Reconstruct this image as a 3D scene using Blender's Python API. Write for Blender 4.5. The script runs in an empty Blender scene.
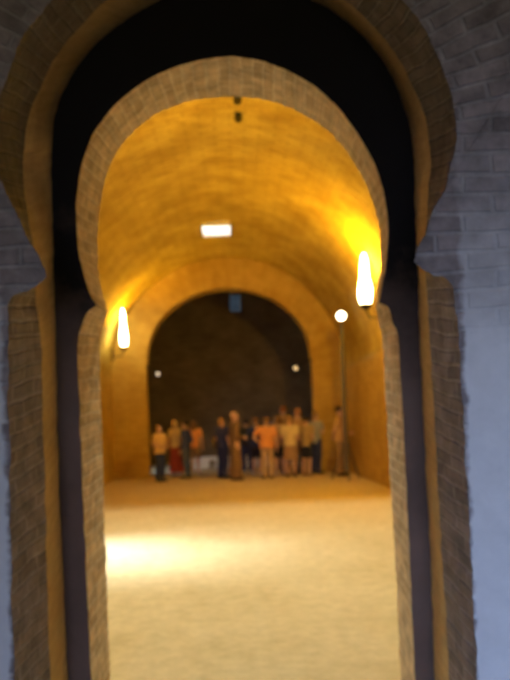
import bpy, bmesh, math, random
from mathutils import Vector, Matrix, noise

random.seed(7)
scn = bpy.context.scene
col = scn.collection
PI = math.pi

# ------------------------------------------------------------------ camera geometry
F = 667.0                       # focal length in pixels of the 510x680 frame
PX, PY = 235.0, 422.0           # vanishing point of the hall's axis
EYE = 1.62
ROLL = 0.0365
CR, SR = math.cos(ROLL), math.sin(ROLL)


def at(px, py, Y):
    dx, dy = px - PX, py - PY
    return Vector(((dx * CR - dy * SR) * Y / F, Y, EYE - (dx * SR + dy * CR) * Y / F))


def on_floor(px, py):
    dx, dy = px - PX, py - PY
    Y = EYE * F / (dx * SR + dy * CR)
    return at(px, py, Y)


cam_d = bpy.data.cameras.new('camera')
cam = bpy.data.objects.new('camera', cam_d)
col.objects.link(cam)
cam.matrix_world = Matrix(((CR, SR, 0, 0), (0, 0, -1, 0), (-SR, CR, 0, EYE), (0, 0, 0, 1)))
cam_d.sensor_width = 36
cam_d.lens = F / 680 * 36
cam_d.shift_x = (255 - PX) / 680
cam_d.shift_y = (PY - 340) / 680
cam_d.clip_end = 200
cam_d.dof.use_dof = True
cam_d.dof.focus_distance = 1.25
cam_d.dof.aperture_fstop = 3.2
scn.camera = cam


# ------------------------------------------------------------------ materials
def new_mat(name):
    m = bpy.data.materials.new(name)
    m.use_nodes = True
    nt = m.node_tree
    return m, nt, nt.nodes['Principled BSDF']


def N(nt, kind, **kw):
    n = nt.nodes.new(kind)
    for k, v in kw.items():
        if k in n.inputs:
            n.inputs[k].default_value = v
        else:
            setattr(n, k, v)
    return n


def ramp(nt, fac, stops):
    r = nt.nodes.new('ShaderNodeValToRGB')
    e = r.color_ramp.elements
    while len(e) < len(stops):
        e.new(0.5)
    for el, (p, c) in zip(e, stops):
        el.position = p
        el.color = (*c, 1)
    nt.links.new(fac, r.inputs[0])
    return r.outputs[0]


def mix(nt, fac, a, b, mode='MIX'):
    n = nt.nodes.new('ShaderNodeMix')
    n.data_type = 'RGBA'
    n.blend_type = mode
    for s, v in ((n.inputs[0], fac), (n.inputs[6], a), (n.inputs[7], b)):
        if isinstance(v, bpy.types.NodeSocket):
            nt.links.new(v, s)
        elif isinstance(v, (int, float)):
            s.default_value = v
        else:
            s.default_value = (*v, 1)
    return n.outputs[2]


def bump(nt, b, height, strength, dist):
    n = N(nt, 'ShaderNodeBump', Strength=strength, Distance=dist)
    nt.links.new(height, n.inputs['Height'])
    nt.links.new(n.outputs[0], b.inputs['Normal'])


def plain(name, color, rough=0.7, metal=0.0, vary=0.15, scale=12):
    m, nt, b = new_mat(name)
    tc = N(nt, 'ShaderNodeTexCoord')
    n = N(nt, 'ShaderNodeTexNoise', Scale=scale, Detail=4.0)
    nt.links.new(tc.outputs['Object'], n.inputs['Vector'])
    c = ramp(nt, n.outputs[0], [(0.3, [v * (1 - vary) for v in color]), (0.7, [min(1, v * (1 + vary)) for v in color])])
    nt.links.new(c, b.inputs['Base Color'])
    b.inputs['Roughness'].default_value = rough
    b.inputs['Metallic'].default_value = metal
    return m


def glow(name, color, strength):
    m, nt, b = new_mat(name)
    b.inputs['Base Color'].default_value = (*color, 1)
    b.inputs['Emission Color'].default_value = (*color, 1)
    b.inputs['Emission Strength'].default_value = strength
    return m


def shade_overhead(nt, c, lo, hi, keep):
    """shade painted into the masonry colour overhead, with a cloudy edge"""
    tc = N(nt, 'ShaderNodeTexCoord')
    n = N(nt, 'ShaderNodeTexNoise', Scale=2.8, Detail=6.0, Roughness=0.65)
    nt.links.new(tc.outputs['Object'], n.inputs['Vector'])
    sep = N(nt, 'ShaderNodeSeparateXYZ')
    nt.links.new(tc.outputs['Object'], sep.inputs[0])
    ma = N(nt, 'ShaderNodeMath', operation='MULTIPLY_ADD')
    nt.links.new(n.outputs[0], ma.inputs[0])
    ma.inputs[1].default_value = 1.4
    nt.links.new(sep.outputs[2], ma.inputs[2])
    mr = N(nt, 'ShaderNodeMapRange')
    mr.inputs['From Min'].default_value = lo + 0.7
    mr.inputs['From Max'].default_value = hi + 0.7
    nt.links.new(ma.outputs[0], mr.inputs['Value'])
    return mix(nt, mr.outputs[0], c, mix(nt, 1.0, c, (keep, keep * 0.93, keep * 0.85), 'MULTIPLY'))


def brick(name, c1, c2, mortar, row=0.062, width=0.23, plaster=None, bump_s=0.6, top_shade=None):
    """thin worn bricks laid in the surface's own (u, v) metres; optionally lime plaster over part of the wall"""
    m, nt, b = new_mat(name)
    tc = N(nt, 'ShaderNodeTexCoord')
    uv = tc.outputs['UV']
    wob = N(nt, 'ShaderNodeTexNoise', Scale=3.0, Detail=3.0)
    nt.links.new(uv, wob.inputs['Vector'])
    sub = N(nt, 'ShaderNodeVectorMath', operation='SUBTRACT')
    nt.links.new(wob.outputs['Color'], sub.inputs[0])
    sub.inputs[1].default_value = (0.5, 0.5, 0.5)
    sc = N(nt, 'ShaderNodeVectorMath', operation='SCALE')
    sc.inputs[3].default_value = 0.055
    nt.links.new(sub.outputs[0], sc.inputs[0])
    add = N(nt, 'ShaderNodeVectorMath', operation='ADD')
    nt.links.new(uv, add.inputs[0])
    nt.links.new(sc.outputs[0], add.inputs[1])
    br = N(nt, 'ShaderNodeTexBrick', Scale=1.0)
    br.inputs['Color1'].default_value = (*c1, 1)
    br.inputs['Color2'].default_value = (*c2, 1)
    br.inputs['Mortar'].default_value = (*mortar, 1)
    br.inputs['Mortar Size'].default_value = 0.011
    br.inputs['Mortar Smooth'].default_value = 0.5
    br.inputs['Brick Width'].default_value = width
    br.inputs['Row Height'].default_value = row
    nt.links.new(add.outputs[0], br.inputs['Vector'])
    n2 = N(nt, 'ShaderNodeTexNoise', Scale=9.0, Detail=6.0, Roughness=0.65)
    nt.links.new(uv, n2.inputs['Vector'])
    dirt = ramp(nt, n2.outputs[0], [(0.3, (0.5, 0.48, 0.46)), (0.65, (1.15, 1.12, 1.1))])
    c = mix(nt, 1.0, br.outputs['Color'], dirt, 'MULTIPLY')
    inv = N(nt, 'ShaderNodeMath', operation='SUBTRACT')
    inv.inputs[0].default_value = 1.0
    nt.links.new(br.outputs['Fac'], inv.inputs[1])
    h = N(nt, 'ShaderNodeMath', operation='MULTIPLY_ADD')
    nt.links.new(n2.outputs[0], h.inputs[0])
    h.inputs[1].default_value = 0.8
    nt.links.new(inv.outputs[0], h.inputs[2])
    height = h.outputs[0]
    if plaster:
        lo, hi, pc = plaster
        sep = N(nt, 'ShaderNodeSeparateXYZ')
        nt.links.new(uv, sep.inputs[0])
        n3 = N(nt, 'ShaderNodeTexNoise', Scale=2.2, Detail=5.0, Roughness=0.6)
        nt.links.new(uv, n3.inputs['Vector'])
        ma = N(nt, 'ShaderNodeMath', operation='MULTIPLY_ADD')
        nt.links.new(n3.outputs[0], ma.inputs[0])
        ma.inputs[1].default_value = 1.3
        nt.links.new(sep.outputs[1], ma.inputs[2])
        mr = N(nt, 'ShaderNodeMapRange')
        mr.inputs['From Min'].default_value = lo
        mr.inputs['From Max'].default_value = hi
        mr.inputs['To Min'].default_value = 1.0
        mr.inputs['To Max'].default_value = 0.0
        nt.links.new(ma.outputs[0], mr.inputs['Value'])
        # exposed brick quoins along the ragged edge of the opening
        ax = N(nt, 'ShaderNodeMath', operation='ABSOLUTE')
        nt.links.new(sep.outputs[0], ax.inputs[0])
        br2 = N(nt, 'ShaderNodeMath', operation='MULTIPLY_ADD')
        nt.links.new(br.outputs['Color'], br2.inputs[0])
        br2.inputs[1].default_value = 0.12
        nt.links.new(ax.outputs[0], br2.inputs[2])
        n4 = N(nt, 'ShaderNodeTexNoise', Scale=14.0, Detail=3.0)
        nt.links.new(uv, n4.inputs['Vector'])
        br3 = N(nt, 'ShaderNodeMath', operation='MULTIPLY_ADD')
        nt.links.new(n4.outputs[0], br3.inputs[0])
        br3.inputs[1].default_value = 0.05
        nt.links.new(br2.outputs[0], br3.inputs[2])
        mr2 = N(nt, 'ShaderNodeMapRange')
        mr2.inputs['From Min'].default_value = 0.935
        mr2.inputs['From Max'].default_value = 0.955
        nt.links.new(br3.outputs[0], mr2.inputs['Value'])
        fac = N(nt, 'ShaderNodeMath', operation='MULTIPLY')
        nt.links.new(mr.outputs[0], fac.inputs[0])
        nt.links.new(mr2.outputs[0], fac.inputs[1])
        pcol = ramp(nt, n2.outputs[0], [(0.3, [v * 0.86 for v in pc]), (0.7, pc)])
        c = mix(nt, fac.outputs[0], c, pcol)
        hm = N(nt, 'ShaderNodeMix')
        hm.data_type = 'FLOAT'
        nt.links.new(fac.outputs[0], hm.inputs[0])
        nt.links.new(height, hm.inputs[2])
        pm = N(nt, 'ShaderNodeMath', operation='MULTIPLY_ADD')
        nt.links.new(n2.outputs[0], pm.inputs[0])
        pm.inputs[1].default_value = 0.25
        pm.inputs[2].default_value = 1.1
        nt.links.new(pm.outputs[0], hm.inputs[3])
        height = hm.outputs[0]
    if top_shade:
        c = shade_overhead(nt, c, *top_shade)
    nt.links.new(c, b.inputs['Base Color'])
    b.inputs['Roughness'].default_value = 0.9
    bump(nt, b, height, bump_s, 0.02)
    return m


def stone(name, c1, c2, scale=1.0, courses=0.0, bump_s=0.35, top_shade=None):
    """mottled rammed earth and rubble with faint courses"""
    m, nt, b = new_mat(name)
    tc = N(nt, 'ShaderNodeTexCoord')
    v = tc.outputs['UV']
    n1 = N(nt, 'ShaderNodeTexNoise', Scale=1.1 * scale, Detail=7.0, Roughness=0.62)
    n2 = N(nt, 'ShaderNodeTexNoise', Scale=6.0 * scale, Detail=6.0, Roughness=0.7)
    mp = N(nt, 'ShaderNodeMapping')
    mp.inputs['Scale'].default_value = (0.35, 2.2, 1)
    nt.links.new(v, n1.inputs['Vector'])
    nt.links.new(v, mp.inputs['Vector'])
    nt.links.new(mp.outputs[0], n2.inputs['Vector'])
    s = N(nt, 'ShaderNodeMath', operation='ADD')
    nt.links.new(n1.outputs[0], s.inputs[0])
    nt.links.new(n2.outputs[0], s.inputs[1])
    hf = N(nt, 'ShaderNodeMath', operation='MULTIPLY')
    nt.links.new(s.outputs[0], hf.inputs[0])
    hf.inputs[1].default_value = 0.5
    c = ramp(nt, hf.outputs[0], [(0.40, c2), (0.60, c1)])
    height = hf.outputs[0]
    if courses:
        br = N(nt, 'ShaderNodeTexBrick', Scale=1.0)
        br.inputs['Color1'].default_value = (1, 1, 1, 1)
        br.inputs['Color2'].default_value = (0.86, 0.84, 0.8, 1)
        br.inputs['Mortar'].default_value = (0.7, 0.66, 0.6, 1)
        br.inputs['Mortar Size'].default_value = 0.02
        br.inputs['Brick Width'].default_value = courses * 3.2
        br.inputs['Row Height'].default_value = courses
        nt.links.new(v, br.inputs['Vector'])
        c = mix(nt, 1.0, c, br.outputs['Color'], 'MULTIPLY')
    if top_shade:
        c = shade_overhead(nt, c, *top_shade)
    nt.links.new(c, b.inputs['Base Color'])
    b.inputs['Roughness'].default_value = 0.92
    bump(nt, b, height, bump_s, 0.08)
    return m


M = {}
M['face'] = brick('worn_brick_and_plaster', (0.235, 0.195, 0.185), (0.165, 0.135, 0.125), (0.235, 0.21, 0.20), row=0.075, plaster=(2.45, 3.35, (0.52, 0.50, 0.475)))
M['reveal'] = brick('worn_brick_reveal', (0.30, 0.255, 0.22), (0.20, 0.168, 0.145), (0.33, 0.295, 0.26), bump_s=0.9, top_shade=(2.15, 2.75, 0.36))  # upper brick darkened in colour to stand for shade under the arch
M['inner_brick'] = brick('pale_brick_reveal', (0.74, 0.60, 0.40), (0.55, 0.43, 0.27), (0.76, 0.66, 0.48), bump_s=0.8)


def shaded_timber(name, wood, top_shade):
    """brown timber whose head is painted near-black, unevenly, as shade"""
    m, nt, b = new_mat(name)
    tc = N(nt, 'ShaderNodeTexCoord')
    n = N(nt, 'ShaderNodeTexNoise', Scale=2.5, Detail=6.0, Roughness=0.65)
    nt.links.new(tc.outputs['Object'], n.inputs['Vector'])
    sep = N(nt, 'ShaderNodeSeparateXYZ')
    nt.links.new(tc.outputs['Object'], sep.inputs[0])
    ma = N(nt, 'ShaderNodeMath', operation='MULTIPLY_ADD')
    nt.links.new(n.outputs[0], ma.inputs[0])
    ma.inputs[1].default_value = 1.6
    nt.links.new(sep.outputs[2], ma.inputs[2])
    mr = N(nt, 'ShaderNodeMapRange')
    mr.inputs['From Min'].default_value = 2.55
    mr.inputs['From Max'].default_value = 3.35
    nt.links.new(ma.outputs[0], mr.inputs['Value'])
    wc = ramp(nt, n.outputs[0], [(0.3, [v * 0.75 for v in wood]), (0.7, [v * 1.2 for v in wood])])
    nt.links.new(mix(nt, mr.outputs[0], wc, top_shade), b.inputs['Base Color'])
    b.inputs['Roughness'].default_value = 0.9
    b.inputs['Specular IOR Level'].default_value = 0.08
    return m


M['timber'] = shaded_timber('timber_painted_shade', (0.125, 0.080, 0.058), (0.011, 0.009, 0.008))  # near-black head is shade put into the timber's colour
M['vault'] = stone('ochre_vault', (0.66, 0.51, 0.10), (0.36, 0.24, 0.03), 1.0, courses=0.16)
M['ochre'] = stone('ochre_plaster', (0.62, 0.44, 0.20), (0.44, 0.30, 0.12), 2.0, top_shade=(2.6, 3.2, 0.4))  # crown of this arch carries painted shade too
M['wall'] = stone('ochre_wall', (0.62, 0.43, 0.10), (0.42, 0.27, 0.05), 0.9)
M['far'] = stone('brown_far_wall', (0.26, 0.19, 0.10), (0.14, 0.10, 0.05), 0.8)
M['lime'] = plain('lime_whitewash', (0.85, 0.85, 0.83), 0.9, vary=0.04)
M['pale'] = plain('pale_limestone', (0.80, 0.79, 0.76), 0.85, vary=0.08)
M['iron'] = plain('dark_iron', (0.035, 0.032, 0.03), 0.5, 0.6)
M['grey_metal'] = plain('grey_painted_metal', (0.12, 0.11, 0.10), 0.5, 0.4)
M['glass'] = glow('glowing_lamp_glass', (1.0, 0.83, 0.42), 22)
M['lens'] = glow('glowing_lens', (1.0, 0.9, 0.62), 9)
M['lens_cool'] = glow('dim_white_lens', (0.95, 0.95, 0.85), 0.55)
M['lens_warm'] = glow('dim_warm_lens', (1.0, 0.8, 0.42), 0.7)


def sand_mat():
    m, nt, b = new_mat('trodden_sand')
    tc = N(nt, 'ShaderNodeTexCoord')
    n1 = N(nt, 'ShaderNodeTexNoise', Scale=0.9, Detail=8.0, Roughness=0.65)
    n2 = N(nt, 'ShaderNodeTexNoise', Scale=7.0, Detail=6.0, Roughness=0.7)
    nt.links.new(tc.outputs['Object'], n1.inputs['Vector'])
    nt.links.new(tc.outputs['Object'], n2.inputs['Vector'])
    a = ramp(nt, n1.outputs[0], [(0.3, (0.54, 0.425, 0.23)), (0.7, (0.64, 0.52, 0.31))])
    d = ramp(nt, n2.outputs[0], [(0.3, (0.82, 0.81, 0.78)), (0.62, (1.06, 1.06, 1.06))])
    nt.links.new(mix(nt, 1.0, a, d, 'MULTIPLY'), b.inputs['Base Color'])
    b.inputs['Roughness'].default_value = 0.95
    bump(nt, b, n2.outputs[0], 0.6, 0.05)
    return m


M['sand'] = sand_mat()


# ------------------------------------------------------------------ object helpers
def link(name, me, mats, parent=None):
    o = bpy.data.objects.new(name, me)
    col.objects.link(o)
    for m in (mats if isinstance(mats, (list, tuple)) else [mats]):
        me.materials.append(m)
    if parent:
        o.parent = parent
    return o


def tag(o, label, cat, group=None, kind=None):
    o['label'] = label
    o['category'] = cat
    if group:
        o['group'] = group
    if kind:
        o['kind'] = kind
    return o


def thing(name, loc, label, cat, rz=0.0, group=None):
    o = bpy.data.objects.new(name, None)
    col.objects.link(o)
    o.empty_display_size = 0.2
    o.location = loc
    o.rotation_euler = (0, 0, rz)
    return tag(o, label, cat, group)


class MB:
    """a mesh under construction with metric UVs"""

    def __init__(self):
        self.v, self.f, self.uv, self.mi = [], [], [], []

    def quad(self, pts, uvs, mi=0):
        i = len(self.v)
        self.v += [tuple(p) for p in pts]
        self.f.append(tuple(range(i, i + len(pts))))
        self.uv += [tuple(u) for u in uvs]
        self.mi.append(mi)

    def box(self, lo, hi, mi=0):
        (a, b, c), (d, e, f) = lo, hi
        P = [(a, b, c), (d, b, c), (d, e, c), (a, e, c), (a, b, f), (d, b, f), (d, e, f), (a, e, f)]
        for q, (i, j) in (((0, 3, 2, 1), (0, 1)), ((4, 5, 6, 7), (0, 1)), ((0, 1, 5, 4), (0, 2)), ((2, 3, 7, 6), (0, 2)), ((1, 2, 6, 5), (1, 2)), ((3, 0, 4, 7), (1, 2))):
            pp = [P[k] for k in q]
            self.quad(pp, [(p[i], p[j]) for p in pp], mi)

    def build(self, name, mats, parent=None, smooth=False, merge=True):
        me = bpy.data.meshes.new(name)
        me.from_pydata(self.v, [], self.f)
        uvl = me.uv_layers.new(name='UVMap')
        flat = [x for uv in self.uv for x in uv]
        uvl.data.foreach_set('uv', flat)
        for p, k in zip(me.polygons, self.mi):
            p.material_index = k
        if merge:
            bm = bmesh.new()
            bm.from_mesh(me)
            bmesh.ops.remove_doubles(bm, verts=bm.verts, dist=0.0004)
            bm.to_mesh(me)
            bm.free()
        if smooth:
            for p in me.polygons:
                p.use_smooth = True
        return link(name, me, mats, parent)


def resample(pts, n):
    L = [0.0]
    for a, b in zip(pts, pts[1:]):
        L.append(L[-1] + (b - a).length)
    out, k = [], 0
    for i in range(n + 1):
        s = L[-1] * i / n
        while k < len(pts) - 2 and L[k + 1] < s:
            k += 1
        t = (s - L[k]) / max(1e-9, L[k + 1] - L[k])
        out.append(pts[k].lerp(pts[k + 1], min(1, max(0, t))))
    return out


def smooth_line(pts, it=2):
    """Chaikin corner cutting that keeps the ends"""
    for _ in range(it):
        o = [pts[0]]
        for a, b in zip(pts, pts[1:]):
            o += [a.lerp(b, 0.25), a.lerp(b, 0.75)]
        o.append(pts[-1])
        pts = o
    return pts


def outline(sections, Y, counts, rough=0.004, seed=0):
    """sections: pixel runs (bottom left ... bottom right) sharing end points; each smoothed and resampled to counts[i]"""
    out = []
    for k, (sec, n) in enumerate(zip(sections, counts)):
        pts = [at(x, y, Y) for x, y in sec]
        if k == 0:
            d = (pts[0] - pts[1])
            pts[0] = pts[1] + d * (-pts[1].z / d.z)
        if k == len(sections) - 1:
            d = (pts[-1] - pts[-2])
            pts[-1] = pts[-2] + d * (-pts[-2].z / d.z)
        pts = resample(smooth_line(pts, 2 if len(sec) > 3 else 0), n)
        out += pts if not out else pts[1:]
    for p in out[1:-1]:
        r = noise.noise_vector(Vector((p.x * 9 + seed, p.z * 9, seed * 3.1))) * rough
        r2 = noise.noise_vector(Vector((p.x * 30 + seed, p.z * 30, seed * 1.7))) * rough * 0.6
        p.x += r.x + r2.x
        p.z += r.z + r2.z
    out[0].z = out[-1].z = 0.0
    return out


def arc_len(pts):
    L = [0.0]
    for a, b in zip(pts, pts[1:]):
        L.append(L[-1] + (b - a).length)
    return L


def loft(mb, A, B, mi, steps=4):
    LA = arc_len(A)
    for s in range(steps):
        t0, t1 = s / steps, (s + 1) / steps
        for i in range(len(A) - 1):
            p = [A[i].lerp(B[i], t0), A[i].lerp(B[i], t1), A[i + 1].lerp(B[i + 1], t1), A[i + 1].lerp(B[i + 1], t0)]
            mb.quad(p, [(p[0].y, LA[i]), (p[1].y, LA[i]), (p[2].y, LA[i + 1]), (p[3].y, LA[i + 1])], mi)


def rect_hit(p, c, x0, x1, z1):
    dx, dz = p.x - c[0], p.z - c[1]
    t = 1e9
    if dx > 1e-6:
        t = min(t, (x1 - c[0]) / dx)
    if dx < -1e-6:
        t = min(t, (x0 - c[0]) / dx)
    if dz > 1e-6:
        t = min(t, (z1 - c[1]) / dz)
    if dz < -1e-6:
        t = min(t, (0 - c[1]) / dz)
    return Vector((c[0] + dx * t, p.y, c[1] + dz * t))


def polar(q):
    """courses run level beside the jambs and turn radially round the arch"""
    if q.z <= 2.7:
        return (q.x, q.z)
    r = math.hypot(q.x, q.z - 2.7)
    return (math.copysign(r, q.x), 2.7 + math.atan2(q.z - 2.7, abs(q.x)) * 1.15)


def ring(mb, A, x0, x1, z1, mi, flip=False, steps=10):
    """the wall's face from an opening's edge out to a rectangle"""
    c = (0.0, 1.2)
    R = []
    for p in A:
        q = rect_hit(p, c, x0, x1, z1)
        if p.z < 1.2:                    # beside the jambs run straight out to the side
            q = Vector((x1 if p.x > 0 else x0, p.y, p.z))
        R.append(q)
    for i in range(len(A) - 1):
        for s in range(steps):
            a, b = (s / steps) ** 2, ((s + 1) / steps) ** 2
            p = [A[i].lerp(R[i], a), A[i].lerp(R[i], b), A[i + 1].lerp(R[i + 1], b), A[i + 1].lerp(R[i + 1], a)]
            if flip:
                p.reverse()
            mb.quad(p, [polar(q) for q in p], mi)


# ------------------------------------------------------------------ the portal: outer brick arch, plain arch behind it, timber frame, inner arch
def mirror(sec):
    """mirror pixel runs about the opening's upright middle line (the picture is rolled)"""
    out = []
    for x, y in sec:
        u = (x - PX) * CR - (y - PY) * SR
        v = (x - PX) * SR + (y - PY) * CR
        u = 2 * 1.0 - u
        out.append((PX + u * CR + v * SR, PY - u * SR + v * CR))
    return out[::-1]


Y1, Y2, Y3, Y4, Y5 = 2.59, 2.98, 3.38, 3.43, 3.97
CN = [60, 12, 90, 90, 12, 60]
# right-hand runs go upward on the picture and are reversed for the outline
e1_arch = [(414, 263), (419, 246), (428, 226), (436, 205), (446, 184), (453, 164), (456, 145), (455, 120), (450, 90), (441, 60), (428, 35), (412, 12), (390, -12), (355, -42), (310, -64), (232, -78)]
e1_step = [(455, 291), (452, 284), (444, 278), (430, 275), (414, 263)]
e1_jamb = [(482, 760), (477, 680), (473, 600), (468, 500), (464, 420), (459, 340), (455, 291)]
R1 = [e1_arch[::-1], e1_step[::-1], e1_jamb[::-1]]
E1 = outline([mirror(R1[2]), mirror(R1[1]), mirror(R1[0])] + R1, Y1, CN, 0.009, 1)
e2_jamb = [(455, 760), (449, 680), (445, 600), (439, 500), (434, 420), (430, 340), (427, 291)]
e2_step = [(427, 291), (426, 276), (425, 263)]
e2_arch = [(425, 263), (425, 240), (427, 210), (430, 175), (430, 150), (427, 125), (419, 98), (403, 65), (380, 32), (350, 4), (320, -20), (280, -38), (232, -44)]
R2 = [e2_arch[::-1], e2_step[::-1], e2_jamb[::-1]]
L2J = [(53, 760), (50, 680), (46.5, 560), (44.5, 480), (42.5, 400), (41, 330), mirror(R2[2])[-1]]
E2 = outline([L2J, mirror(R2[1]), mirror(R2[0])] + R2, Y2, CN, 0.006, 2)
E3 = outline([
    [(72, 760), (68, 680), (61, 520), (60, 480), (57, 400), (55.5, 330), (54.5, 291)],
    [(54.5, 291), (54, 276), (53.5, 263)],
    [(53.5, 263), (52, 200), (51, 160), (52, 130), (58, 100), (78, 64), (100, 40), (120, 23), (150, 5), (185, -12), (232, -20)],
    [(232, -20), (275, -14), (320, 2), (352, 25), (376, 50), (392, 77), (404, 105), (411, 133), (414, 160), (415, 200), (417, 263)],
    [(417, 263), (417.5, 276), (418, 291)],
    [(418, 291), (419, 330), (422, 400), (426, 480), (429, 520), (434.5, 680), (438, 760)]], Y3, CN, 0.006, 3)
mb = MB()
ring(mb, E1, -2.6, 2.6, 4.6, 0)
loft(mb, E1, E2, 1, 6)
loft(mb, E2, E3, 2, 6)
ring(mb, E3, -2.6, 2.6, 4.6, 1, flip=True, steps=3)
o = mb.build('wall_front', [M['face'], M['reveal'], M['ochre']])
tag(o, 'outer brick doorway wall with horseshoe arch and ragged pale plaster at its right side', 'wall', kind='structure')

L4 = [[(96, 760), (91, 680), (84, 520), (82, 480), (79, 400), (77, 340), (79, 331)],
      [(79, 331), (82, 326), (84, 318), (88, 311), (97, 306)],
      [(97, 306), (90, 295), (84, 277), (79, 256), (76.5, 228), (76, 200), (80, 170), (88, 145), (98, 125), (115, 104), (140, 84), (165, 70), (200, 59), (232, 56)],
      [(232, 56), (262, 60), (295, 73), (325, 93), (345, 115), (362, 140), (376, 166), (385, 195), (388.5, 222), (388, 248), (384, 278), (379, 303)],
      [(379, 303), (388, 306), (391, 314), (392, 322), (396, 328)],
      [(396, 328), (399, 335), (402, 400), (406, 480), (408, 520), (415, 680), (418, 760)]]
L5 = [[(113, 760), (110, 680), (104.7, 520), (103, 480), (100.5, 400), (99, 345), (100, 334)],
      [(100, 334), (101, 330), (103, 325), (105, 319), (108, 312)],
      [(108, 312), (102, 293), (98, 270), (97, 245), (98, 222), (101, 198), (106, 175), (116, 153), (131, 133), (155, 114), (180, 103), (207, 97.5), (235, 96)],
      [(235, 96), (265, 99), (295, 109), (325, 128), (347, 150), (363, 177), (373, 202), (379, 226), (381, 250), (379, 278), (375, 308)],
      [(375, 308), (377, 314), (378, 320), (379, 326), (381, 331)],
      [(381, 331), (382.5, 340), (386, 400), (390, 480), (393.5, 520), (401, 680), (404, 760)]]
E4 = outline(L4, Y3 + 0.012, CN, 0.004, 4)
E4b = outline(L4, Y4, CN, 0.004, 4)
E5 = outline(L5, Y5, CN, 0.006, 5)
mb = MB()
ring(mb, E4, -1.25, 1.25, 4.2, 0, steps=6)
loft(mb, E4, E4b, 0, 1)
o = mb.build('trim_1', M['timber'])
tag(o, 'arched frame, its head darkened as painted shade, set between the outer and the inner brick arch', 'door frame', kind='structure')
mb = MB()
ring(mb, E4b, -4.2, 4.2, 7.2, 0, steps=4)
loft(mb, E4b, E5, 0, 7)
ring(mb, E5, -4.2, 4.2, 7.2, 1, flip=True, steps=4)
o = mb.build('wall_near', [M['inner_brick'], M['wall']])
tag(o, 'inner pale brick horseshoe arch opening into the lamplit hall', 'arch', kind='structure')

# ------------------------------------------------------------------ the hall
XL, XR, YB = -3.75, 3.42, 20.5
SPR, CROWN = 3.15, 6.66


def sheet(name, us, vs, fn, holes, mat, label, cat, smooth=False, uvf=None):
    mb = MB()
    for i in range(len(us) - 1):
        for j in range(len(vs) - 1):
            uc, vc = (us[i] + us[i + 1]) / 2, (vs[j] + vs[j + 1]) / 2
            if any(a < uc < b and c < vc < d for a, b, c, d in holes):
                continue
            q = [(us[i], vs[j]), (us[i + 1], vs[j]), (us[i + 1], vs[j + 1]), (us[i], vs[j + 1])]
            mb.quad([fn(u, v) for u, v in q], [uvf(u, v) if uvf else (u, v) for u, v in q])
    o = mb.build(name, mat, smooth=smooth)
    return tag(o, label, cat, kind='structure')


def span(a, b, step, extra=()):
    n = max(1, round((b - a) / step))
    s = sorted(set([round(a + (b - a) * i / n, 4) for i in range(n + 1)] + [round(e, 4) for e in extra]))
    return s


CX, AX = (XL + XR) / 2, (XR - XL) / 2
SKY = [(-0.66, 0.06, 16.85, 17.7), (-0.68, 0.34, 7.0, 8.28)]  # second opening is out of view, added to light the near floor


def ang(x):
    return PI - math.acos(max(-1, min(1, (x - CX) / AX)))       # 0 at the left springing


ths = sorted(set([round(PI * i / 72, 5) for i in range(73)] + [round(ang(x), 5) for s in SKY for x in s[:2]]))
hol = [(round(ang(a), 5), round(ang(b), 5), c, d) for a, b, c, d in SKY]


def vault(th, y):
    x = CX - AX * math.cos(th)
    z = SPR + (CROWN - SPR) * math.sin(th)
    if 0.15 < th < PI - 0.15:
        w = noise.noise(Vector((x * 0.5, y * 0.5, z * 0.5))) * 0.05
        z += w
    return (x, y, z)


sheet('ceiling', ths, span(Y5, YB, 0.4, [v for s in SKY for v in s[2:]]), vault, hol, M['vault'],
      'ochre barrel vault over the hall glowing in the lamplight', 'vault', True, lambda t, y: (t * AX, y))
for s, nm, lb in ((SKY[0], 'window_1', 'small bright rectangular skylight in the crown of the vault'), (SKY[1], 'unseen_skylight', 'unseen skylight added above the sandy floor near the doorway for its daylight')):
    a, b, c, d = s
    mb = MB()
    z0, z1 = CROWN - 0.24, CROWN + (0.55 if nm == 'window_1' else 1.1)
    for p in ([(a, c), (b, c)], [(b, c), (b, d)], [(b, d), (a, d)], [(a, d), (a, c)]):
        (xa, ya), (xb, yb) = p
        nx, ny = (yb - ya), -(xb - xa)
        l = math.hypot(nx, ny)
        nx, ny = nx / l * 0.12, ny / l * 0.12
        P = [(xa, ya, z0 + .16), (xb, yb, z0 + .16), (xb, yb, z1), (xa, ya, z1)]
        mb.quad(P, [(0, 0), (1, 0), (1, 1), (0, 1)])
        mb.quad([(x + nx, y + ny, z) for x, y, z in P][::-1], [(0, 0), (1, 0), (1, 1), (0, 1)])
    o = mb.build(nm, M['lime'], merge=False)
    tag(o, lb, 'skylight', kind='structure')

WIN = (7.0, 9.2, 1.5, 3.0)          # unseen opening added in the left wall to let daylight in


def wavy(x):
    return lambda y, z: (x + noise.noise(Vector((y * 0.6, z * 0.8, x))) * 0.03, y, z)


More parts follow.
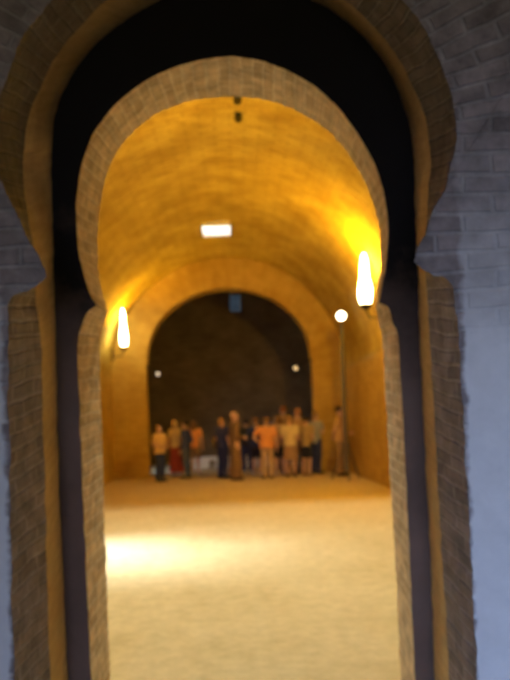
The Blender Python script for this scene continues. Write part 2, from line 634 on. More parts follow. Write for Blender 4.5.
sheet('wall_left', span(Y5, YB, 0.5, WIN[:2]), span(0, SPR, 0.35, WIN[2:]), wavy(XL), [WIN], M['wall'], 'left ochre side wall of the hall', 'wall', True)
sheet('wall_right', span(Y5, YB, 0.5), span(0, SPR, 0.35), wavy(XR), [], M['wall'], 'right ochre side wall of the hall behind the tall lamp stand', 'wall', True)
mb = MB()
for (ya, za), (yb, zb) in (((WIN[0], WIN[2]), (WIN[1], WIN[2])), ((WIN[1], WIN[2]), (WIN[1], WIN[3])), ((WIN[1], WIN[3]), (WIN[0], WIN[3])), ((WIN[0], WIN[3]), (WIN[0], WIN[2]))):
    mb.quad([(XL, ya, za), (XL, yb, zb), (XL - 0.7, yb, zb), (XL - 0.7, ya, za)], [(0, 0), (1, 0), (1, 1), (0, 1)])
o = mb.build('unseen_opening', M['lime'])
tag(o, 'unseen deep opening added in the left wall to let daylight onto the floor', 'window', kind='structure')

# back wall of the hall with its wide arch
n = 40
A = []
xa, xb, sp, cr = -2.64, 2.40, 3.6, 5.75
for i in range(13):
    A.append(Vector((xa - 0.05 * (1 if i < 12 else 0), YB, sp * i / 12)))
xc, ra = (xa + xb) / 2, (xb - xa) / 2
for i in range(1, n):
    t = PI - PI * i / n
    A.append(Vector((xc + ra * math.cos(t), YB, sp + (cr - sp) * math.sin(t))))
for i in range(12, -1, -1):
    A.append(Vector((xb + 0.05 * (1 if i < 12 else 0), YB, sp * i / 12)))
B = [p + Vector((0, 0.55, 0)) for p in A]
mb = MB()
ring(mb, A, XL - 0.3, XR + 0.3, 7.1, 0, steps=8)
loft(mb, A, B, 0, 3)
ring(mb, B, -5.2, 5.2, 8.2, 0, flip=True, steps=4)
o = mb.build('wall_back', M['wall'])
tag(o, 'end wall of the hall with a wide arch opening into a dark room', 'wall', kind='structure')

# the dark room beyond
YF, ZF = 27.6, 8.2
SLIT = (-0.02, 0.40, 6.2, 6.95)
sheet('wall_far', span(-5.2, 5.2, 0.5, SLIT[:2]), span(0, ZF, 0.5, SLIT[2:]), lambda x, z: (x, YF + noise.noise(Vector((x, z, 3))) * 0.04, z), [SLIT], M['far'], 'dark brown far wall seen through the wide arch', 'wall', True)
sheet('wall_far_left', span(YB + .55, YF, 0.6), span(0, ZF, 0.6), lambda y, z: (-5.2, y, z), [(22.6, 23.8, 0.5, 1.8)], M['far'], 'left side wall of the dark room beyond the arch', 'wall')  # gap is an added side opening for bluish light on the bench
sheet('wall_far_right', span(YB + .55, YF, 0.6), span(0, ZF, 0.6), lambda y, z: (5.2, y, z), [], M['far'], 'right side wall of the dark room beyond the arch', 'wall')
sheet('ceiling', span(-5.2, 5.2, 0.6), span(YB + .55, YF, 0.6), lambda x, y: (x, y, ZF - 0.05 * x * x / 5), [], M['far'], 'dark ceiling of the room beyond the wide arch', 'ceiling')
mb = MB()
a, b, c, d = SLIT
for (x0, z0), (x1, z1) in (((a, c), (b, c)), ((b, c), (b, d)), ((b, d), (a, d)), ((a, d), (a, c))):
    mb.quad([(x0, YF, z0), (x1, YF, z1), (x1, YF + 0.5, z1), (x0, YF + 0.5, z0)], [(0, 0), (1, 0), (1, 1), (0, 1)])
o = mb.build('window_4', M['far'])
tag(o, 'small bluish slit window high in the dark far wall', 'window', kind='structure')
mb = MB()
for x in (0.09, 0.19, 0.29):
    mb.box((x - 0.014, YF + 0.2, c), (x + 0.014, YF + 0.23, d))
for z in (6.45, 6.75):
    mb.box((a, YF + 0.205, z - 0.014), (b, YF + 0.225, z + 0.014))
mb.build('window_bars', M['iron'], o)

# floor with real small unevenness
sheet('floor', span(-5.3, 5.3, 0.3), span(-8.1, YF + .1, 0.3), lambda x, y: (x, y, 0.0), [], M['sand'], 'pale trodden sand floor running through the doorway and the hall', 'floor', True)

# entrance room around the camera, with an unseen low doorway added behind to shape the daylight
YR = -1.5
sheet('wall_entry_left', span(YR, Y1, 0.6), span(0, 4.6, 0.6), lambda y, z: (-2.6, y, z), [], M['far'], 'left wall of the entrance room behind the viewpoint', 'wall')
sheet('wall_entry_right', span(YR, Y1, 0.6), span(0, 4.6, 0.6), lambda y, z: (2.6, y, z), [], M['far'], 'right wall of the entrance room behind the viewpoint', 'wall')
sheet('wall_entry_rear', span(-2.6, 2.6, 0.65, (-1.0, 1.0)), span(0, 4.6, 0.46, (2.12,)), lambda x, z: (x, YR, z), [(-1.0, 1.0, 0, 2.12)], M['far'], 'unseen rear wall of the entrance room, its low doorway added to shape the daylight', 'wall')
sheet('ceiling', span(-2.6, 2.6, 0.65), span(YR, Y1, 0.7), lambda x, y: (x, y, 4.6), [], M['far'], 'ceiling of the entrance room behind the viewpoint', 'ceiling')


# ------------------------------------------------------------------ small solids for props
def tube(p0, p1, r0, r1=None, seg=16, cap=True, bm=None):
    own = bm is None
    bm = bm or bmesh.new()
    r1 = r0 if r1 is None else r1
    p0, p1 = Vector(p0), Vector(p1)
    d = p1 - p0
    q = d.to_track_quat('Z', 'Y').to_matrix().to_4x4()
    bmesh.ops.create_cone(bm, cap_ends=cap, cap_tris=False, segments=seg, radius1=r0, radius2=r1, depth=d.length, matrix=Matrix.Translation((p0 + p1) / 2) @ q)
    return bm


_unit = {}


def ball(c, r, bm=None, seg=20):
    bm = bm or bmesh.new()
    r = (r, r, r) if isinstance(r, (int, float)) else r
    if seg not in _unit:
        b = bmesh.new()
        bmesh.ops.create_uvsphere(b, u_segments=seg, v_segments=seg // 2 + 2, radius=1.0)
        b.verts.index_update()
        _unit[seg] = ([tuple(v.co) for v in b.verts], [[v.index for v in f.verts] for f in b.faces])
        b.free()
    vs, fs = _unit[seg]
    nv = [bm.verts.new((c[0] + x * r[0], c[1] + y * r[1], c[2] + z * r[2])) for x, y, z in vs]
    for f in fs:
        bm.faces.new([nv[i] for i in f])
    return bm


def lathe(prof, seg=24, M4=None, bm=None):
    bm = bm or bmesh.new()
    rows = []
    for r, z in prof:
        rows.append([bm.verts.new((r * math.cos(2 * PI * k / seg), r * math.sin(2 * PI * k / seg), z)) for k in range(seg)])
    for a, b in zip(rows, rows[1:]):
        for k in range(seg):
            bm.faces.new((a[k], a[(k + 1) % seg], b[(k + 1) % seg], b[k]))
    bm.faces.new(rows[0][::-1])
    bm.faces.new(rows[-1])
    if M4:
        bmesh.ops.transform(bm, matrix=M4, verts=[v for r in rows for v in r])
    return bm


def bobj(name, bm, mat, parent=None, smooth=True):
    me = bpy.data.meshes.new(name)
    bmesh.ops.remove_doubles(bm, verts=bm.verts, dist=1e-5)
    bmesh.ops.recalc_face_normals(bm, faces=bm.faces)
    bm.to_mesh(me)
    bm.free()
    if smooth:
        me.polygons.foreach_set('use_smooth', [True] * len(me.polygons))
        me.set_sharp_from_angle(angle=0.7)
    return link(name, me, mat, parent)


def lamp(kind, name, loc, power, color, **kw):
    d = bpy.data.lights.new(name, kind)
    d.energy = power
    d.color = color
    for k, v in kw.items():
        if k not in ('target', 'parent'):
            setattr(d, k, v)
    o = bpy.data.objects.new(name, d)
    col.objects.link(o)
    o.location = loc
    if 'target' in kw:
        o.rotation_euler = (Vector(kw['target']) - Vector(loc)).to_track_quat('-Z', 'Y').to_euler()
    if 'parent' in kw:
        o.parent = kw['parent']
    return o


AMBER = (1.0, 0.50, 0.0)


# ---- wall lamps: iron plate and arm, shallow cup, tall glowing glass
def wall_lamp(loc, out, label, power, s=1.0, up=False, w=1.0):
    """out = +1 when the wall is to the left of the lamp"""
    t = thing('wall_lamp', loc, label, 'wall lamp', group='glowing wall lamps of the hall')
    bm = bmesh.new()
    bmesh.ops.create_cube(bm, size=1.0, matrix=Matrix.Translation((-out * 0.33, 0, -0.22)) @ Matrix.Diagonal((0.03, 0.16, 0.36, 1)))
    bmesh.ops.bevel(bm, geom=bm.edges[:], offset=0.008, segments=2, affect='EDGES')
    bobj('wall_plate', bm, M['iron'], t)
    bm = tube((-out * 0.33, 0, -0.28), (-out * 0.08, 0, -0.26), 0.018)
    tube((-out * 0.08, 0, -0.26), (0, 0, -0.08), 0.018, bm=bm)
    ball((-out * 0.08, 0, -0.26), 0.022, bm=bm)
    bobj('arm', bm, M['iron'], t)
    bobj('cup', lathe([(0.03, -0.10), (0.09, -0.06), (0.125, 0.0), (0.13, 0.02), (0.115, 0.02), (0.08, -0.03)]), M['iron'], t)
    bobj('glass', lathe([(0.05, -0.03), (0.105, 0.02), (0.135, 0.12), (0.14, 0.24), (0.115, 0.36), (0.085, 0.44), (0.08, 0.55), (0.07, 0.68), (0.045, 0.78), (0.015, 0.83)], M4=Matrix.Diagonal((w, w, s, 1))), M['glass'], t)
    if up:
        lamp('SPOT', 'lamp_light', (out * 0.18, -0.15, 0.45), power, AMBER, shadow_soft_size=0.12, spot_size=2.75, spot_blend=0.5, target=(out * 0.5, -1.2, 3.0), parent=t)
    else:
        lamp('POINT', 'lamp_light', (out * 0.20, -0.12, 0.62), power, AMBER, shadow_soft_size=0.12, parent=t)
    return t


p = at(366.5, 305, 13.8)
wall_lamp((p.x - 0.02, p.y, p.z), -1, 'bright wall lamp high on the right side of the vault, with a tall white glow', 430, 1.3)
p = at(124, 347, 19.4)
wall_lamp((p.x, p.y, p.z), 1, 'glowing wall lamp on the left side beside the wide arch', 260, 1.35, True, 0.8)
wall_lamp((-3.30, 10.2, 4.45), 1, 'unseen wall lamp added behind the left jamb of the doorway to light the hall', 380, 1.0, True)  # out of view, added to brighten the near vault
wall_lamp((2.98, 9.6, 4.45), -1, 'unseen wall lamp added behind the right jamb of the doorway to light the hall', 380, 1.0, True)  # its unseen partner on the right, added likewise

# ---- tall floodlight stand by the right wall
b0 = on_floor(347, 479.5)
h0 = at(341.5, 316, b0.y)
t = thing('floodlight_stand', (b0.x, b0.y, 0), 'tall dark lamp stand with a round white light beside the right wall', 'floodlight')
H = h0.z
bobj('pole', tube((0, 0, 0.25), (0, 0, H - 0.12), 0.075, 0.05), M['grey_metal'], t)
bobj('collar', tube((0, 0, 0.82), (0, 0, 0.96), 0.10), M['grey_metal'], t)
for k in range(3):
    a = 2 * PI * k / 3 + 0.5
    bm = tube((0.05 * math.cos(a), 0.05 * math.sin(a), 0.9), (0.42 * math.cos(a), 0.42 * math.sin(a), 0.025), 0.022)
    ball((0.42 * math.cos(a), 0.42 * math.sin(a), 0.025), 0.025, bm=bm, seg=12)
    bobj('leg', bm, M['grey_metal'], t)
aim = Vector((-0.35, -1, -0.12)).normalized()
MX = Matrix.Translation((h0.x - b0.x, 0, H)) @ aim.to_track_quat('Z', 'Y').to_matrix().to_4x4()
hd = bobj('lamp_head', lathe([(0.05, -0.26), (0.09, -0.22), (0.12, -0.08), (0.135, 0.02), (0.14, 0.06), (0.122, 0.06), (0.112, 0.02)], M4=MX), M['grey_metal'], t)
bobj('lens', lathe([(0.115, 0.0), (0.115, 0.04), (0.095, 0.065), (0.05, 0.08), (0.01, 0.085)], M4=MX), M['lens'], hd)
bm = tube((0, 0, H - 0.14), (h0.x - b0.x, 0.10, H - 0.04), 0.025)
bobj('yoke', bm, M['grey_metal'], t)
lamp('SPOT', 'flood_light', tuple(h0 + aim * 0.25), 25, (1, 0.62, 0.16), spot_size=2.2, spot_blend=0.6, shadow_soft_size=0.12, target=tuple(h0 + aim * 3))


# ---- the two small spotlights on the jambs of the wide arch
def spotlight(px, py, side, mat, label, aim, r):
    p = at(px, py, YB + 0.05)
    wx = (xa - 0.05) if side < 0 else (xb + 0.05)
    t = thing('spotlight', (wx, p.y + 0.1, p.z + 0.22), label, 'spotlight', group='small spotlights on the wide arch')
    bm = bmesh.new()
    bmesh.ops.create_cube(bm, size=1.0, matrix=Matrix.Translation((-side * 0.015, 0, 0.1)) @ Matrix.Diagonal((0.03, 0.14, 0.28, 1)))
    bobj('bracket', bm, M['iron'], t, False)
    dx = p.x - wx
    bm = tube((0, 0, 0.05), (dx * 0.92, -0.1, -0.12), 0.02)
    bobj('arm', bm, M['iron'], t)
    a = Vector(aim).normalized()
    MX = Matrix.Translation((dx, -0.12, -0.22)) @ a.to_track_quat('Z', 'Y').to_matrix().to_4x4()
    h = bobj('lamp_head', lathe([(0.04, -0.22), (0.08, -0.19), (r, -0.02), (r + 0.01, 0.04), (r - 0.012, 0.04), (r - 0.02, 0.0)], M4=MX), M['iron'], t)
    bobj('lens', lathe([(r - 0.015, -0.01), (r - 0.015, 0.03), (r * 0.5, 0.05), (0.005, 0.055)], M4=MX), mat, h)
    return t


spotlight(158, 374, -1, M['lens_cool'], 'small white spotlight on the left jamb of the wide arch', (0.1, -1, -0.1), 0.072)
spotlight(296, 368, 1, M['lens_warm'], 'small warm spotlight on the right jamb of the wide arch', (-0.5, -0.8, -0.25), 0.085)

# ---- two iron hooks hanging in the crown of the vault
for (px, py), lb in (((237.5, 103), 'upper of two small dark hooks in the vault crown, next to the inner arch'), ((238.5, 120), 'lower of two small dark hooks in the crown of the vault, over the hall')):
    Y = (CROWN - 0.12 - EYE) * F / ((PY - py))
    p = at(px, py, Y)
    top = vault(ang(p.x), Y)[2]
    t = thing('ceiling_hook', (p.x, Y, top + 0.02), lb, 'hook', group='dark hooks in the crown of the vault')
    bobj('rose', lathe([(0.02, -0.05), (0.07, -0.03), (0.08, -0.0), (0.08, 0.03)]), M['iron'], t)
    bm = tube((0, 0, -0.03), (0, 0, -0.06), 0.02)
    pts = [Vector((0.04 * math.sin(k / 14 * 5.2), 0, -0.10 + 0.04 * math.cos(k / 14 * 5.2))) for k in range(15)]
    for q0, q1 in zip(pts, pts[1:]):
        tube(q0, q1, 0.028, seg=10, bm=bm)
        ball(q1, 0.028, bm=bm, seg=8)
    bobj('hook', bm, M['iron'], t)

# ---- long low pale bench behind the group
t = thing('stone_bench', (0.25, 24.2, 0), 'long low pale stone bench in the dark room behind the group', 'bench')
bm = bmesh.new()
bmesh.ops.create_cube(bm, size=1.0, matrix=Matrix.Translation((0, 0, 0.33)) @ Matrix.Diagonal((4.4, 0.5, 0.12, 1)))
bmesh.ops.bevel(bm, geom=bm.edges[:], offset=0.02, segments=2, affect='EDGES')
bobj('seat', bm, M['pale'], t)
for k in range(4):
    bm = bmesh.new()
    bmesh.ops.create_cube(bm, size=1.0, matrix=Matrix.Translation((-1.7 + k * 3.4 / 3, 0, 0.135)) @ Matrix.Diagonal((0.9, 0.4, 0.27, 1)))
    bmesh.ops.bevel(bm, geom=bm.edges[:], offset=0.015, segments=2, affect='EDGES')
    bobj('support', bm, M['pale'], t)


# ------------------------------------------------------------------ people
def solid(parts, voxel, smooth=6):
    bm = bmesh.new()
    for p in parts:
        if p[0] == 'cap':
            _, a, ra, b, rb = p
            a, b = Vector(a), Vector(b)
            if (b - a).length > 1e-4:
                tube(a, b, ra, rb, seg=14, bm=bm)
            ball(a, ra, bm=bm, seg=14)
            ball(b, rb, bm=bm, seg=14)
        elif p[0] == 'cyl':
            _, a, ra, b, rb = p
            tube(a, b, ra, rb, seg=18, bm=bm)
        elif p[0] == 'ell':
            ball(p[1], p[2], bm=bm, seg=22)
        elif p[0] == 'loft':                  # oval rings: (z, cx, cy, rx, ry)
            rows = []
            for z, cx, cy, rx, ry in p[1]:
                rows.append([bm.verts.new((cx + rx * math.cos(2 * PI * k / 28), cy + ry * math.sin(2 * PI * k / 28), z)) for k in range(28)])
            for r0, r1 in zip(rows, rows[1:]):
                for k in range(28):
                    bm.faces.new((r0[k], r0[(k + 1) % 28], r1[(k + 1) % 28], r1[k]))
            bm.faces.new(rows[0][::-1])
            bm.faces.new(rows[-1])
    bmesh.ops.recalc_face_normals(bm, faces=bm.faces)
    me = bpy.data.meshes.new('tmp')
    bm.to_mesh(me)
    bm.free()
    o = bpy.data.objects.new('tmp', me)
    col.objects.link(o)
    r = o.modifiers.new('r', 'REMESH')
    r.mode = 'VOXEL'
    r.voxel_size = voxel
    if smooth:
        s = o.modifiers.new('s', 'SMOOTH')
        s.factor = 0.5
        s.iterations = smooth
    dg = bpy.context.evaluated_depsgraph_get()
    out = bpy.data.meshes.new_from_object(o.evaluated_get(dg))
    bpy.data.objects.remove(o)
    bpy.data.meshes.remove(me)
    out.polygons.foreach_set('use_smooth', [True] * len(out.polygons))
    out.materials.clear()
    return out


_cloth = {}


def cloth(c):
    if c not in _cloth:
        _cloth[c] = plain('cloth_' + str(len(_cloth)), c, 0.85, vary=0.12, scale=20)
    return _cloth[c]


SKIN = [plain('skin_light', (0.62, 0.40, 0.28), 0.55, vary=0.06), plain('skin_tan', (0.46, 0.28, 0.18), 0.55, vary=0.06)]
EYE_M = plain('eye_dark', (0.03, 0.025, 0.02), 0.3)
LIP_M = plain('lips', (0.45, 0.17, 0.14), 0.5)

ARMS = {   # elbow, wrist offsets for the +x side
    'down': ((0.245, 0.03, 1.10), (0.255, -0.05, 0.86)),
    'front': ((0.235, 0.04, 1.11), (0.06, -0.21, 1.05)),
    'hip': ((0.34, 0.07, 1.15), (0.19, -0.03, 0.99)),
    'pocket': ((0.28, 0.07, 1.12), (0.20, -0.06, 0.91)),
    'raise': ((0.26, -0.12, 1.18), (0.20, -0.27, 1.40)),
    'strap': ((0.25, -0.02, 1.12), (0.13, -0.17, 1.24)),
    'back': ((0.24, 0.09, 1.12), (0.06, 0.17, 0.97)),
}


def person(px, py, top, label, rz, top_c, low_c, low='trousers', sleeves='short', arms=('down', 'down'), hair=(0.05, 0.035, 0.025), hairstyle='short',
           shoes=(0.04, 0.035, 0.03), skin=0, stride=0.0, girth=1.0, spread=0.0, group='visitors standing at the end of the hall', look=0.0, bag=None, hat=None, bob=0):
    g = on_floor(px, py)
    height = (py - top) / F * g.y
    k = height / 1.70
    t = thing('person', (g.x, g.y, 0), label, 'person', rz, group)
    t.scale = (k, k, k)
    G = girth
    S = {}
    for s, a in ((1, arms[0]), (-1, arms[1])):
        e, w = ARMS[a]
        S[s] = (Vector((s * 0.185 * (0.5 + G / 2), 0.0, 1.385)), Vector((s * (e[0] + (G - 1) * 0.1), e[1], e[2])), Vector((s * (w[0] + (G - 1) * 0.1), w[1] - (G - 1) * 0.12, w[2])))
    L = {}
    for s in (1, -1):
        st = stride * s
        L[s] = (Vector((s * 0.088, 0, 0.90)), Vector((s * (0.098 + spread * 0.5), -0.015 - st * 0.5, 0.485)), Vector((s * (0.10 + spread), 0.03 - st, 0.085)))
    body = [
        ('loft', [(0.80, 0, 0.01, 0.12, 0.09), (0.88, 0, 0.01, 0.163 * G, 0.112 * G), (0.97, 0, 0.005, 0.155 * G, 0.108 * G), (1.07, 0, 0, 0.132 * G, 0.098 * G), (1.18, 0, 0, 0.148 * G, 0.11 * G),
                  (1.28, 0, 0, 0.165 * G, 0.115), (1.36, 0, 0.005, 0.165, 0.095), (1.415, 0, 0.01, 0.10, 0.07), (1.44, 0, 0.012, 0.06, 0.055)]),
        ('cap', (0, 0.014, 1.39), 0.058, (0, -0.004, 1.50), 0.052),
        ('cap', (-0.16, 0, 1.385), 0.06, (0.16, 0, 1.385), 0.06),
        ('ell', (0, 0.012, 1.605), (0.074, 0.093, 0.095)),          # skull
        ('ell', (0, -0.022, 1.555), (0.060, 0.068, 0.085)),         # face and jaw
        ('cap', (0, -0.05, 1.488), 0.026, (0, -0.068, 1.497), 0.020),   # chin
        ('cap', (0, -0.092, 1.592), 0.010, (0, -0.110, 1.557), 0.014),  # nose
        ('ell', (0, -0.088, 1.527), (0.024, 0.012, 0.010)),         # mouth
        ('ell', (0.030, -0.078, 1.614), (0.026, 0.013, 0.009)), ('ell', (-0.030, -0.078, 1.614), (0.026, 0.013, 0.009)),   # brows
    ]
    for s in (1, -1):
        body.append(('ell', (s * 0.077, 0.012, 1.577), (0.011, 0.022, 0.033)))
        sh, el, wr = S[s]
        body += [('cap', sh, 0.056, sh.lerp(el, 0.45), 0.050), ('cap', sh.lerp(el, 0.45), 0.050, el, 0.040), ('cap', el, 0.040, el.lerp(wr, 0.3), 0.042), ('cap', el.lerp(wr, 0.3), 0.042, wr, 0.027)]
        d = (wr - el).normalized()
        side = Vector((0, -1, 0)) if abs(d.y) < 0.6 else Vector((0, 0, 1))
        side = (side - d * side.dot(d)).normalized()
        nrm = d.cross(side).normalized()
        inw = nrm if nrm.x * -s > 0 else -nrm
        pm = wr + d * 0.05
        body.append(('cap', wr, 0.026, pm, 0.030))
        for q in (-1, 0, 1):
            body.append(('cap', wr + d * 0.025 + side * 0.016 * q, 0.018, wr + d * 0.085 + side * 0.024 * q, 0.015))
        for q, ln in ((1.5, 0.062), (0.5, 0.075), (-0.5, 0.070), (-1.5, 0.053)):
            r0 = wr + d * 0.092 + side * 0.0195 * q
            r1 = r0 + d * ln * 0.55 + inw * 0.012 + side * 0.003 * q
            r2 = r1 + d * ln * 0.40 + inw * 0.026
            body += [('cap', r0 - d * 0.02, 0.0095, r1, 0.009), ('cap', r1, 0.009, r2, 0.0075)]
        t0 = wr + d * 0.035 + side * 0.028
        t1 = t0 + side * 0.026 + d * 0.034 + inw * 0.012
        body += [('cap', t0, 0.014, t1, 0.011), ('cap', t1, 0.011, t1 + d * 0.03 + inw * 0.012, 0.009)]
        hp, kn, an = L[s]
        body += [('cap', hp, 0.088, hp.lerp(kn, 0.5), 0.075), ('cap', hp.lerp(kn, 0.5), 0.075, kn, 0.054), ('cap', kn, 0.054, kn.lerp(an, 0.3) + Vector((0, 0.018, 0)), 0.055),
                 ('cap', kn.lerp(an, 0.3) + Vector((0, 0.018, 0)), 0.055, an, 0.037), ('cap', an, 0.037, an + Vector((0, 0.025, -0.045)), 0.036),
                 ('cap', an + Vector((0, 0.02, -0.045)), 0.037, an + Vector((s * 0.02, -0.15, -0.057)), 0.026)]
    me = solid(body, 0.0085, 3)
    if look:                                   # turn the head on the neck
        for v in me.vertices:
            f = min(1, max(0, (v.co.z - 1.42) / 0.07))
            if f > 0 and abs(v.co.x) < 0.12:
                a = look * f
                x, y = v.co.x, v.co.y
                v.co.x, v.co.y = x * math.cos(a) - y * math.sin(a), x * math.sin(a) + y * math.cos(a)
    b = link('body', me, [SKIN[skin], EYE_M, LIP_M], t)
    ca, sa = math.cos(-look), math.sin(-look)
    for p in me.polygons:
        c = p.center
        if c.z < 1.45:
            continue
        x, y = c.x * ca - c.y * sa, c.x * sa + c.y * ca
        if y < -0.06:
            if min((x - 0.031) ** 2, (x + 0.031) ** 2) / 0.014 ** 2 + (c.z - 1.592) ** 2 / 0.0075 ** 2 < 1:
                p.material_index = 1
            elif x * x / 0.026 ** 2 + (c.z - 1.527) ** 2 / 0.009 ** 2 < 1:
                p.material_index = 2
    # upper garment
    c = 0.018
    hem = 0.84 if low != 'robe' else 0.80
    tp = [('loft', [(hem, 0, 0.008, 0.178 * G, 0.132 * G), (0.92, 0, 0.008, 0.178 * G, 0.13 * G), (1.07, 0, 0, 0.158 * G, 0.122 * G), (1.2, 0, 0, 0.172 * G, 0.132 * G), (1.29, 0, 0, 0.187 * G, 0.136), (1.37, 0, 0.006, 0.18, 0.112), (1.425, 0, 0.012, 0.10, 0.082), (1.445, 0, 0.013, 0.072, 0.068)]),
          ('cap', (-0.17, 0, 1.383), 0.072, (0.17, 0, 1.383), 0.072)]
    for s in (1, -1):
        sh, el, wr = S[s]
        if sleeves == 'short':
            tp.append(('cyl', sh, 0.074, sh.lerp(el, 0.72), 0.066))
            tp.append(('ell', sh, (0.072, 0.072, 0.072)))
        elif sleeves == 'long':
            tp += [('cap', sh, 0.073, el, 0.056), ('cyl', el, 0.056, el.lerp(wr, 0.96), 0.042)]
        else:
            tp.append(('ell', sh, (0.066, 0.07, 0.07)))
    link('shirt' if sleeves != 'long' else 'jacket', solid(tp, 0.012, 4), cloth(top_c), t)
    # lower garment
    lw = []
    if low in ('trousers', 'shorts'):
        lw.append(('loft', [(0.79, 0, 0.01, 0.15, 0.105), (0.88, 0, 0.01, 0.174 * G, 0.125 * G), (0.98, 0, 0.006, 0.166 * G, 0.12 * G), (1.03, 0, 0.003, 0.15 * G, 0.113 * G)]))
        for s in (1, -1):
            hp, kn, an = L[s]
            lw.append(('cap', hp, 0.102, hp.lerp(kn, 0.5), 0.09))
            if low == 'shorts':
                lw.append(('cyl', hp.lerp(kn, 0.45), 0.092, hp.lerp(kn, 0.93), 0.085))
            else:
                lw += [('cap', hp.lerp(kn, 0.5), 0.09, kn, 0.076), ('cap', kn, 0.076, kn.lerp(an, 0.35) + Vector((0, 0.018, 0)), 0.077), ('cyl', kn.lerp(an, 0.33) + Vector((0, 0.018, 0)), 0.077, an + Vector((0, 0.005, -0.035)), 0.062)]
    else:
        hz = {'skirt': 0.47, 'long_skirt': 0.14, 'robe': 0.07}[low]
        w = {'skirt': 0.215, 'long_skirt': 0.255, 'robe': 0.19}[low]
        lw.append(('loft', [(hz, 0, 0.0, w, w * 0.84 + abs(stride) * 0.5), ((hz + 0.8) / 2, 0, 0.0, (w + 0.185) / 2 + 0.01, (w + 0.185) / 2 * 0.82), (0.86, 0, 0.008, 0.182 * G, 0.133 * G), (0.98, 0, 0.006, 0.168 * G, 0.122 * G), (1.06, 0, 0.003, 0.15 * G, 0.113 * G)]))
    link({'trousers': 'trousers', 'shorts': 'shorts', 'skirt': 'skirt', 'long_skirt': 'skirt', 'robe': 'robe'}[low], solid(lw, 0.012, 4), cloth(low_c), t)
    for s in (1, -1):
        an = L[s][2]
        link('shoe', solid([('cap', an + Vector((0, 0.028, -0.035)), 0.047, an + Vector((0, 0.02, -0.045)), 0.046), ('cap', an + Vector((0, 0.0, -0.044)), 0.046, an + Vector((s * 0.02, -0.155, -0.052)), 0.036),
                            ('loft', [(0.002, an.x + s * 0.01, an.y - 0.06, 0.048, 0.145), (0.022, an.x + s * 0.01, an.y - 0.06, 0.05, 0.147)])], 0.009, 3), cloth(shoes), t)
    if hair:
        hp = [('ell', (0, 0.026, 1.622), (0.083, 0.096, 0.092))]
        if hairstyle == 'long':
            hp += [('cap', (0, 0.075, 1.60), 0.07, (0, 0.085, 1.40), 0.055), ('cap', (-0.062, 0.05, 1.60), 0.035, (-0.075, 0.05, 1.42), 0.03), ('cap', (0.062, 0.05, 1.60), 0.035, (0.075, 0.05, 1.42), 0.03)]
        elif hairstyle == 'bob':
            hp += [('ell', (0, 0.045, 1.56), (0.092, 0.075, 0.085))]
        elif hairstyle == 'bun':
            hp += [('ell', (0, 0.12, 1.65), (0.04, 0.04, 0.04))]
        hm = solid(hp, 0.011, 3)
        ho = link('hair', hm, cloth(hair), t)
        ho.rotation_euler = (0, 0, look)
    if hat:
        ho = link('hat', solid([('ell', (0, 0.012, 1.655), (0.092, 0.106, 0.068)), ('loft', [(1.648, 0, 0.0, 0.16, 0.17), (1.662, 0, 0.0, 0.155, 0.165)])], 0.009, 2), cloth(hat), t)
        ho.rotation_euler = (0, 0, look)
    if bag:
        link('shoulder_bag', solid([('ell', (0.235 * G, 0.06, 0.98), (0.06, 0.12, 0.14)), ('cap', (0.215 * G, 0.02, 1.10), 0.012, (0.15, -0.06, 1.40), 0.012), ('cap', (0.215 * G, 0.1, 1.10), 0.012, (0.15, 0.07, 1.40), 0.012)], 0.011, 2), cloth(bag), t)
    return t


NAVY, DARK, JEANS = (0.030, 0.045, 0.16), (0.022, 0.025, 0.05), (0.07, 0.10, 0.20)
CREAM, ORANGE, YEL = (0.70, 0.50, 0.24), (0.74, 0.33, 0.10), (0.70, 0.55, 0.22)
BR = (0.22, 0.12, 0.05)
person(161, 481.5, 425, 'person standing leftmost in a pale orange shirt and dark navy trousers', 0.9, CREAM, NAVY, arms=('hip', 'front'), girth=1.12, hair=BR)
person(177, 476.5, 420.5, 'person in a yellow top and long red skirt second from the left', 2.6, YEL, (0.36, 0.06, 0.045), 'long_skirt', arms=('down', 'front'), hair=(0.55, 0.38, 0.15), hairstyle='bob', shoes=(0.6, 0.5, 0.35))
person(187, 478, 421, 'person in a navy jacket and faded blue jeans beside the red skirt', -1.9, NAVY, JEANS, sleeves='long', arms=('down', 'pocket'), hair=(0.02, 0.018, 0.016))
person(195.5, 474.5, 420.5, 'person in an orange top and pale brown shorts, rightmost of the left cluster', 2.9, (0.80, 0.36, 0.12), (0.34, 0.24, 0.14), 'shorts', arms=('front', 'down'), hair=BR, hairstyle='long', shoes=(0.7, 0.68, 0.62))
person(223.5, 478, 418.5, 'person in navy shirt and trousers with light brown hair, left of the brown robe', 2.4, NAVY, NAVY, arms=('down', 'down'), hair=(0.45, 0.27, 0.10), girth=1.05, bag=(0.16, 0.12, 0.05))
person(236.5, 480, 411.5, 'tall person in a long brown robe with a pale bare head', 1.9, (0.20, 0.13, 0.065), (0.20, 0.13, 0.065), 'robe', 'long', arms=('front', 'front'), hair=None, girth=0.9)
person(247.5, 472.5, 419.5, 'person in dark blue with pale shoes just right of the brown robe', 3.4, DARK, NAVY, sleeves='long', arms=('down', 'front'), hair=(0.03, 0.025, 0.02), shoes=(0.7, 0.7, 0.68))
person(257.5, 475.5, 418, 'person in a navy jacket and dark shorts left of the bright orange shirt', 2.8, NAVY, DARK, 'shorts', 'long', arms=('pocket', 'down'), hair=BR, shoes=(0.72, 0.7, 0.66))
person(268, 478, 417.5, 'broad person in a bright orange shirt and beige trousers in the middle of the group', 3.0, ORANGE, (0.52, 0.38, 0.22), arms=('hip', 'down'), girth=1.22, hair=(0.26, 0.15, 0.06))
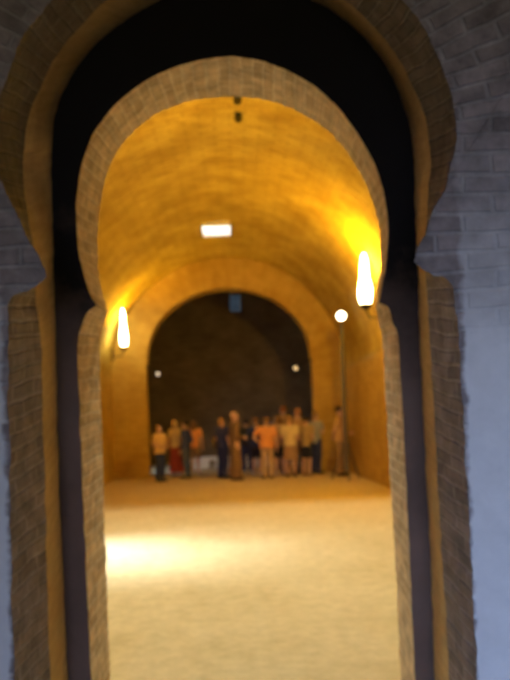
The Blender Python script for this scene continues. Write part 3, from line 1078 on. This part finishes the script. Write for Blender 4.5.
person(280, 475, 416.5, 'person in a brown top and dark cropped trousers between orange and pale yellow shirts', 3.5, (0.42, 0.28, 0.15), DARK, 'shorts', arms=('front', 'down'), hair=BR, hairstyle='bob', shoes=(0.55, 0.5, 0.42))
person(291.5, 476.5, 416.5, 'person in a pale yellow shirt and tan skirt right of the middle', 2.8, (0.66, 0.54, 0.27), (0.36, 0.23, 0.12), 'skirt', arms=('front', 'front'), hair=(0.35, 0.2, 0.08), girth=1.1)
person(285, 470.5, 406.5, 'tall person with reddish hair standing behind the pale yellow shirt', 3.2, (0.36, 0.24, 0.13), DARK, sleeves='long', arms=('down', 'down'), hair=(0.36, 0.14, 0.05))
person(299.5, 473, 408.5, 'tall person in a brown top behind and right of the pale yellow shirt', 3.6, (0.44, 0.28, 0.15), (0.3, 0.2, 0.12), arms=('front', 'down'), hair=(0.44, 0.22, 0.09))
person(307.5, 475.5, 416.5, 'person in an olive brown top and dark shorts with bare legs near the right end', 2.5, (0.38, 0.28, 0.13), DARK, 'shorts', arms=('hip', 'front'), hair=(0.06, 0.04, 0.025), shoes=(0.30, 0.2, 0.14))
person(317, 473.5, 412, 'person in a grey top and dark navy trousers at the right end of the crowd', 2.2, (0.34, 0.36, 0.36), NAVY, arms=('down', 'strap'), hair=(0.28, 0.17, 0.08))
person(274.5, 470, 418, 'person in a dark navy jacket half hidden behind the bright orange shirt', 3.3, NAVY, DARK, sleeves='long', arms=('down', 'front'), hair=(0.05, 0.035, 0.025))
person(342, 475.5, 406.5, 'person in a tan shirt standing alone by the tall lamp stand', 1.2, (0.62, 0.42, 0.20), (0.36, 0.25, 0.13), sleeves='short', arms=('front', 'back'), hair=(0.03, 0.022, 0.018), girth=1.08, bag=(0.03, 0.03, 0.03))

# ------------------------------------------------------------------ daylight
w = bpy.data.worlds.new('overcast_sky')
scn.world = w
w.use_nodes = True
nt = w.node_tree
bg = nt.nodes['Background']
tc = nt.nodes.new('ShaderNodeTexCoord')
sp_ = nt.nodes.new('ShaderNodeSeparateXYZ')
nt.links.new(tc.outputs['Generated'], sp_.inputs[0])
cr_ = nt.nodes.new('ShaderNodeValToRGB')
cr_.color_ramp.elements[0].position = 0.25
cr_.color_ramp.elements[0].color = (0.0045, 0.0065, 0.009, 1)
cr_.color_ramp.elements[1].position = 0.9
cr_.color_ramp.elements[1].color = (0.85, 0.93, 1.0, 1)
nt.links.new(sp_.outputs[2], cr_.inputs[0])
nt.links.new(cr_.outputs[0], bg.inputs[0])
bg.inputs[1].default_value = 9.0

# daylight lamps for the added, unseen openings: the skylight near the doorway, the opening in the left wall, the entrance behind the camera and the far room's side opening
lamp('SPOT', 'added_skylight_lamp', (-0.17, 7.6, 7.5), 1800, (0.94, 1.0, 0.72), shadow_soft_size=0.09, spot_size=2.6, spot_blend=0.2, target=(-0.17, 7.6, 0))
lamp('AREA', 'added_opening_lamp', (-4.1, 8.1, 2.6), 50, (0.86, 0.93, 1.0), shape='RECTANGLE', size=1.8, size_y=1.1, spread=0.75, target=(-1.6, 8.4, 0))
lamp('AREA', 'added_entrance_lamp', (-1.6, -7.5, 2.4), 1280, (0.39, 0.55, 1.0), shape='RECTANGLE', size=5.0, size_y=4.6, target=(0.0, 3, 1.2))
lamp('AREA', 'added_far_room_lamp', (-5.15, 23.2, 1.15), 26, (0.6, 0.78, 1.0), shape='RECTANGLE', size=1.1, size_y=1.2, spread=1.6, target=(-1, 24.0, 0.3))

scn.view_settings.view_transform = 'Standard'
scn.view_settings.look = 'None'
scn.view_settings.exposure = 0.0
scn.view_settings.gamma = 1.0
scn.cycles.use_denoising = True
scn.cycles.max_bounces = 8
scn.cycles.diffuse_bounces = 6
scn.cycles.sample_clamp_indirect = 6
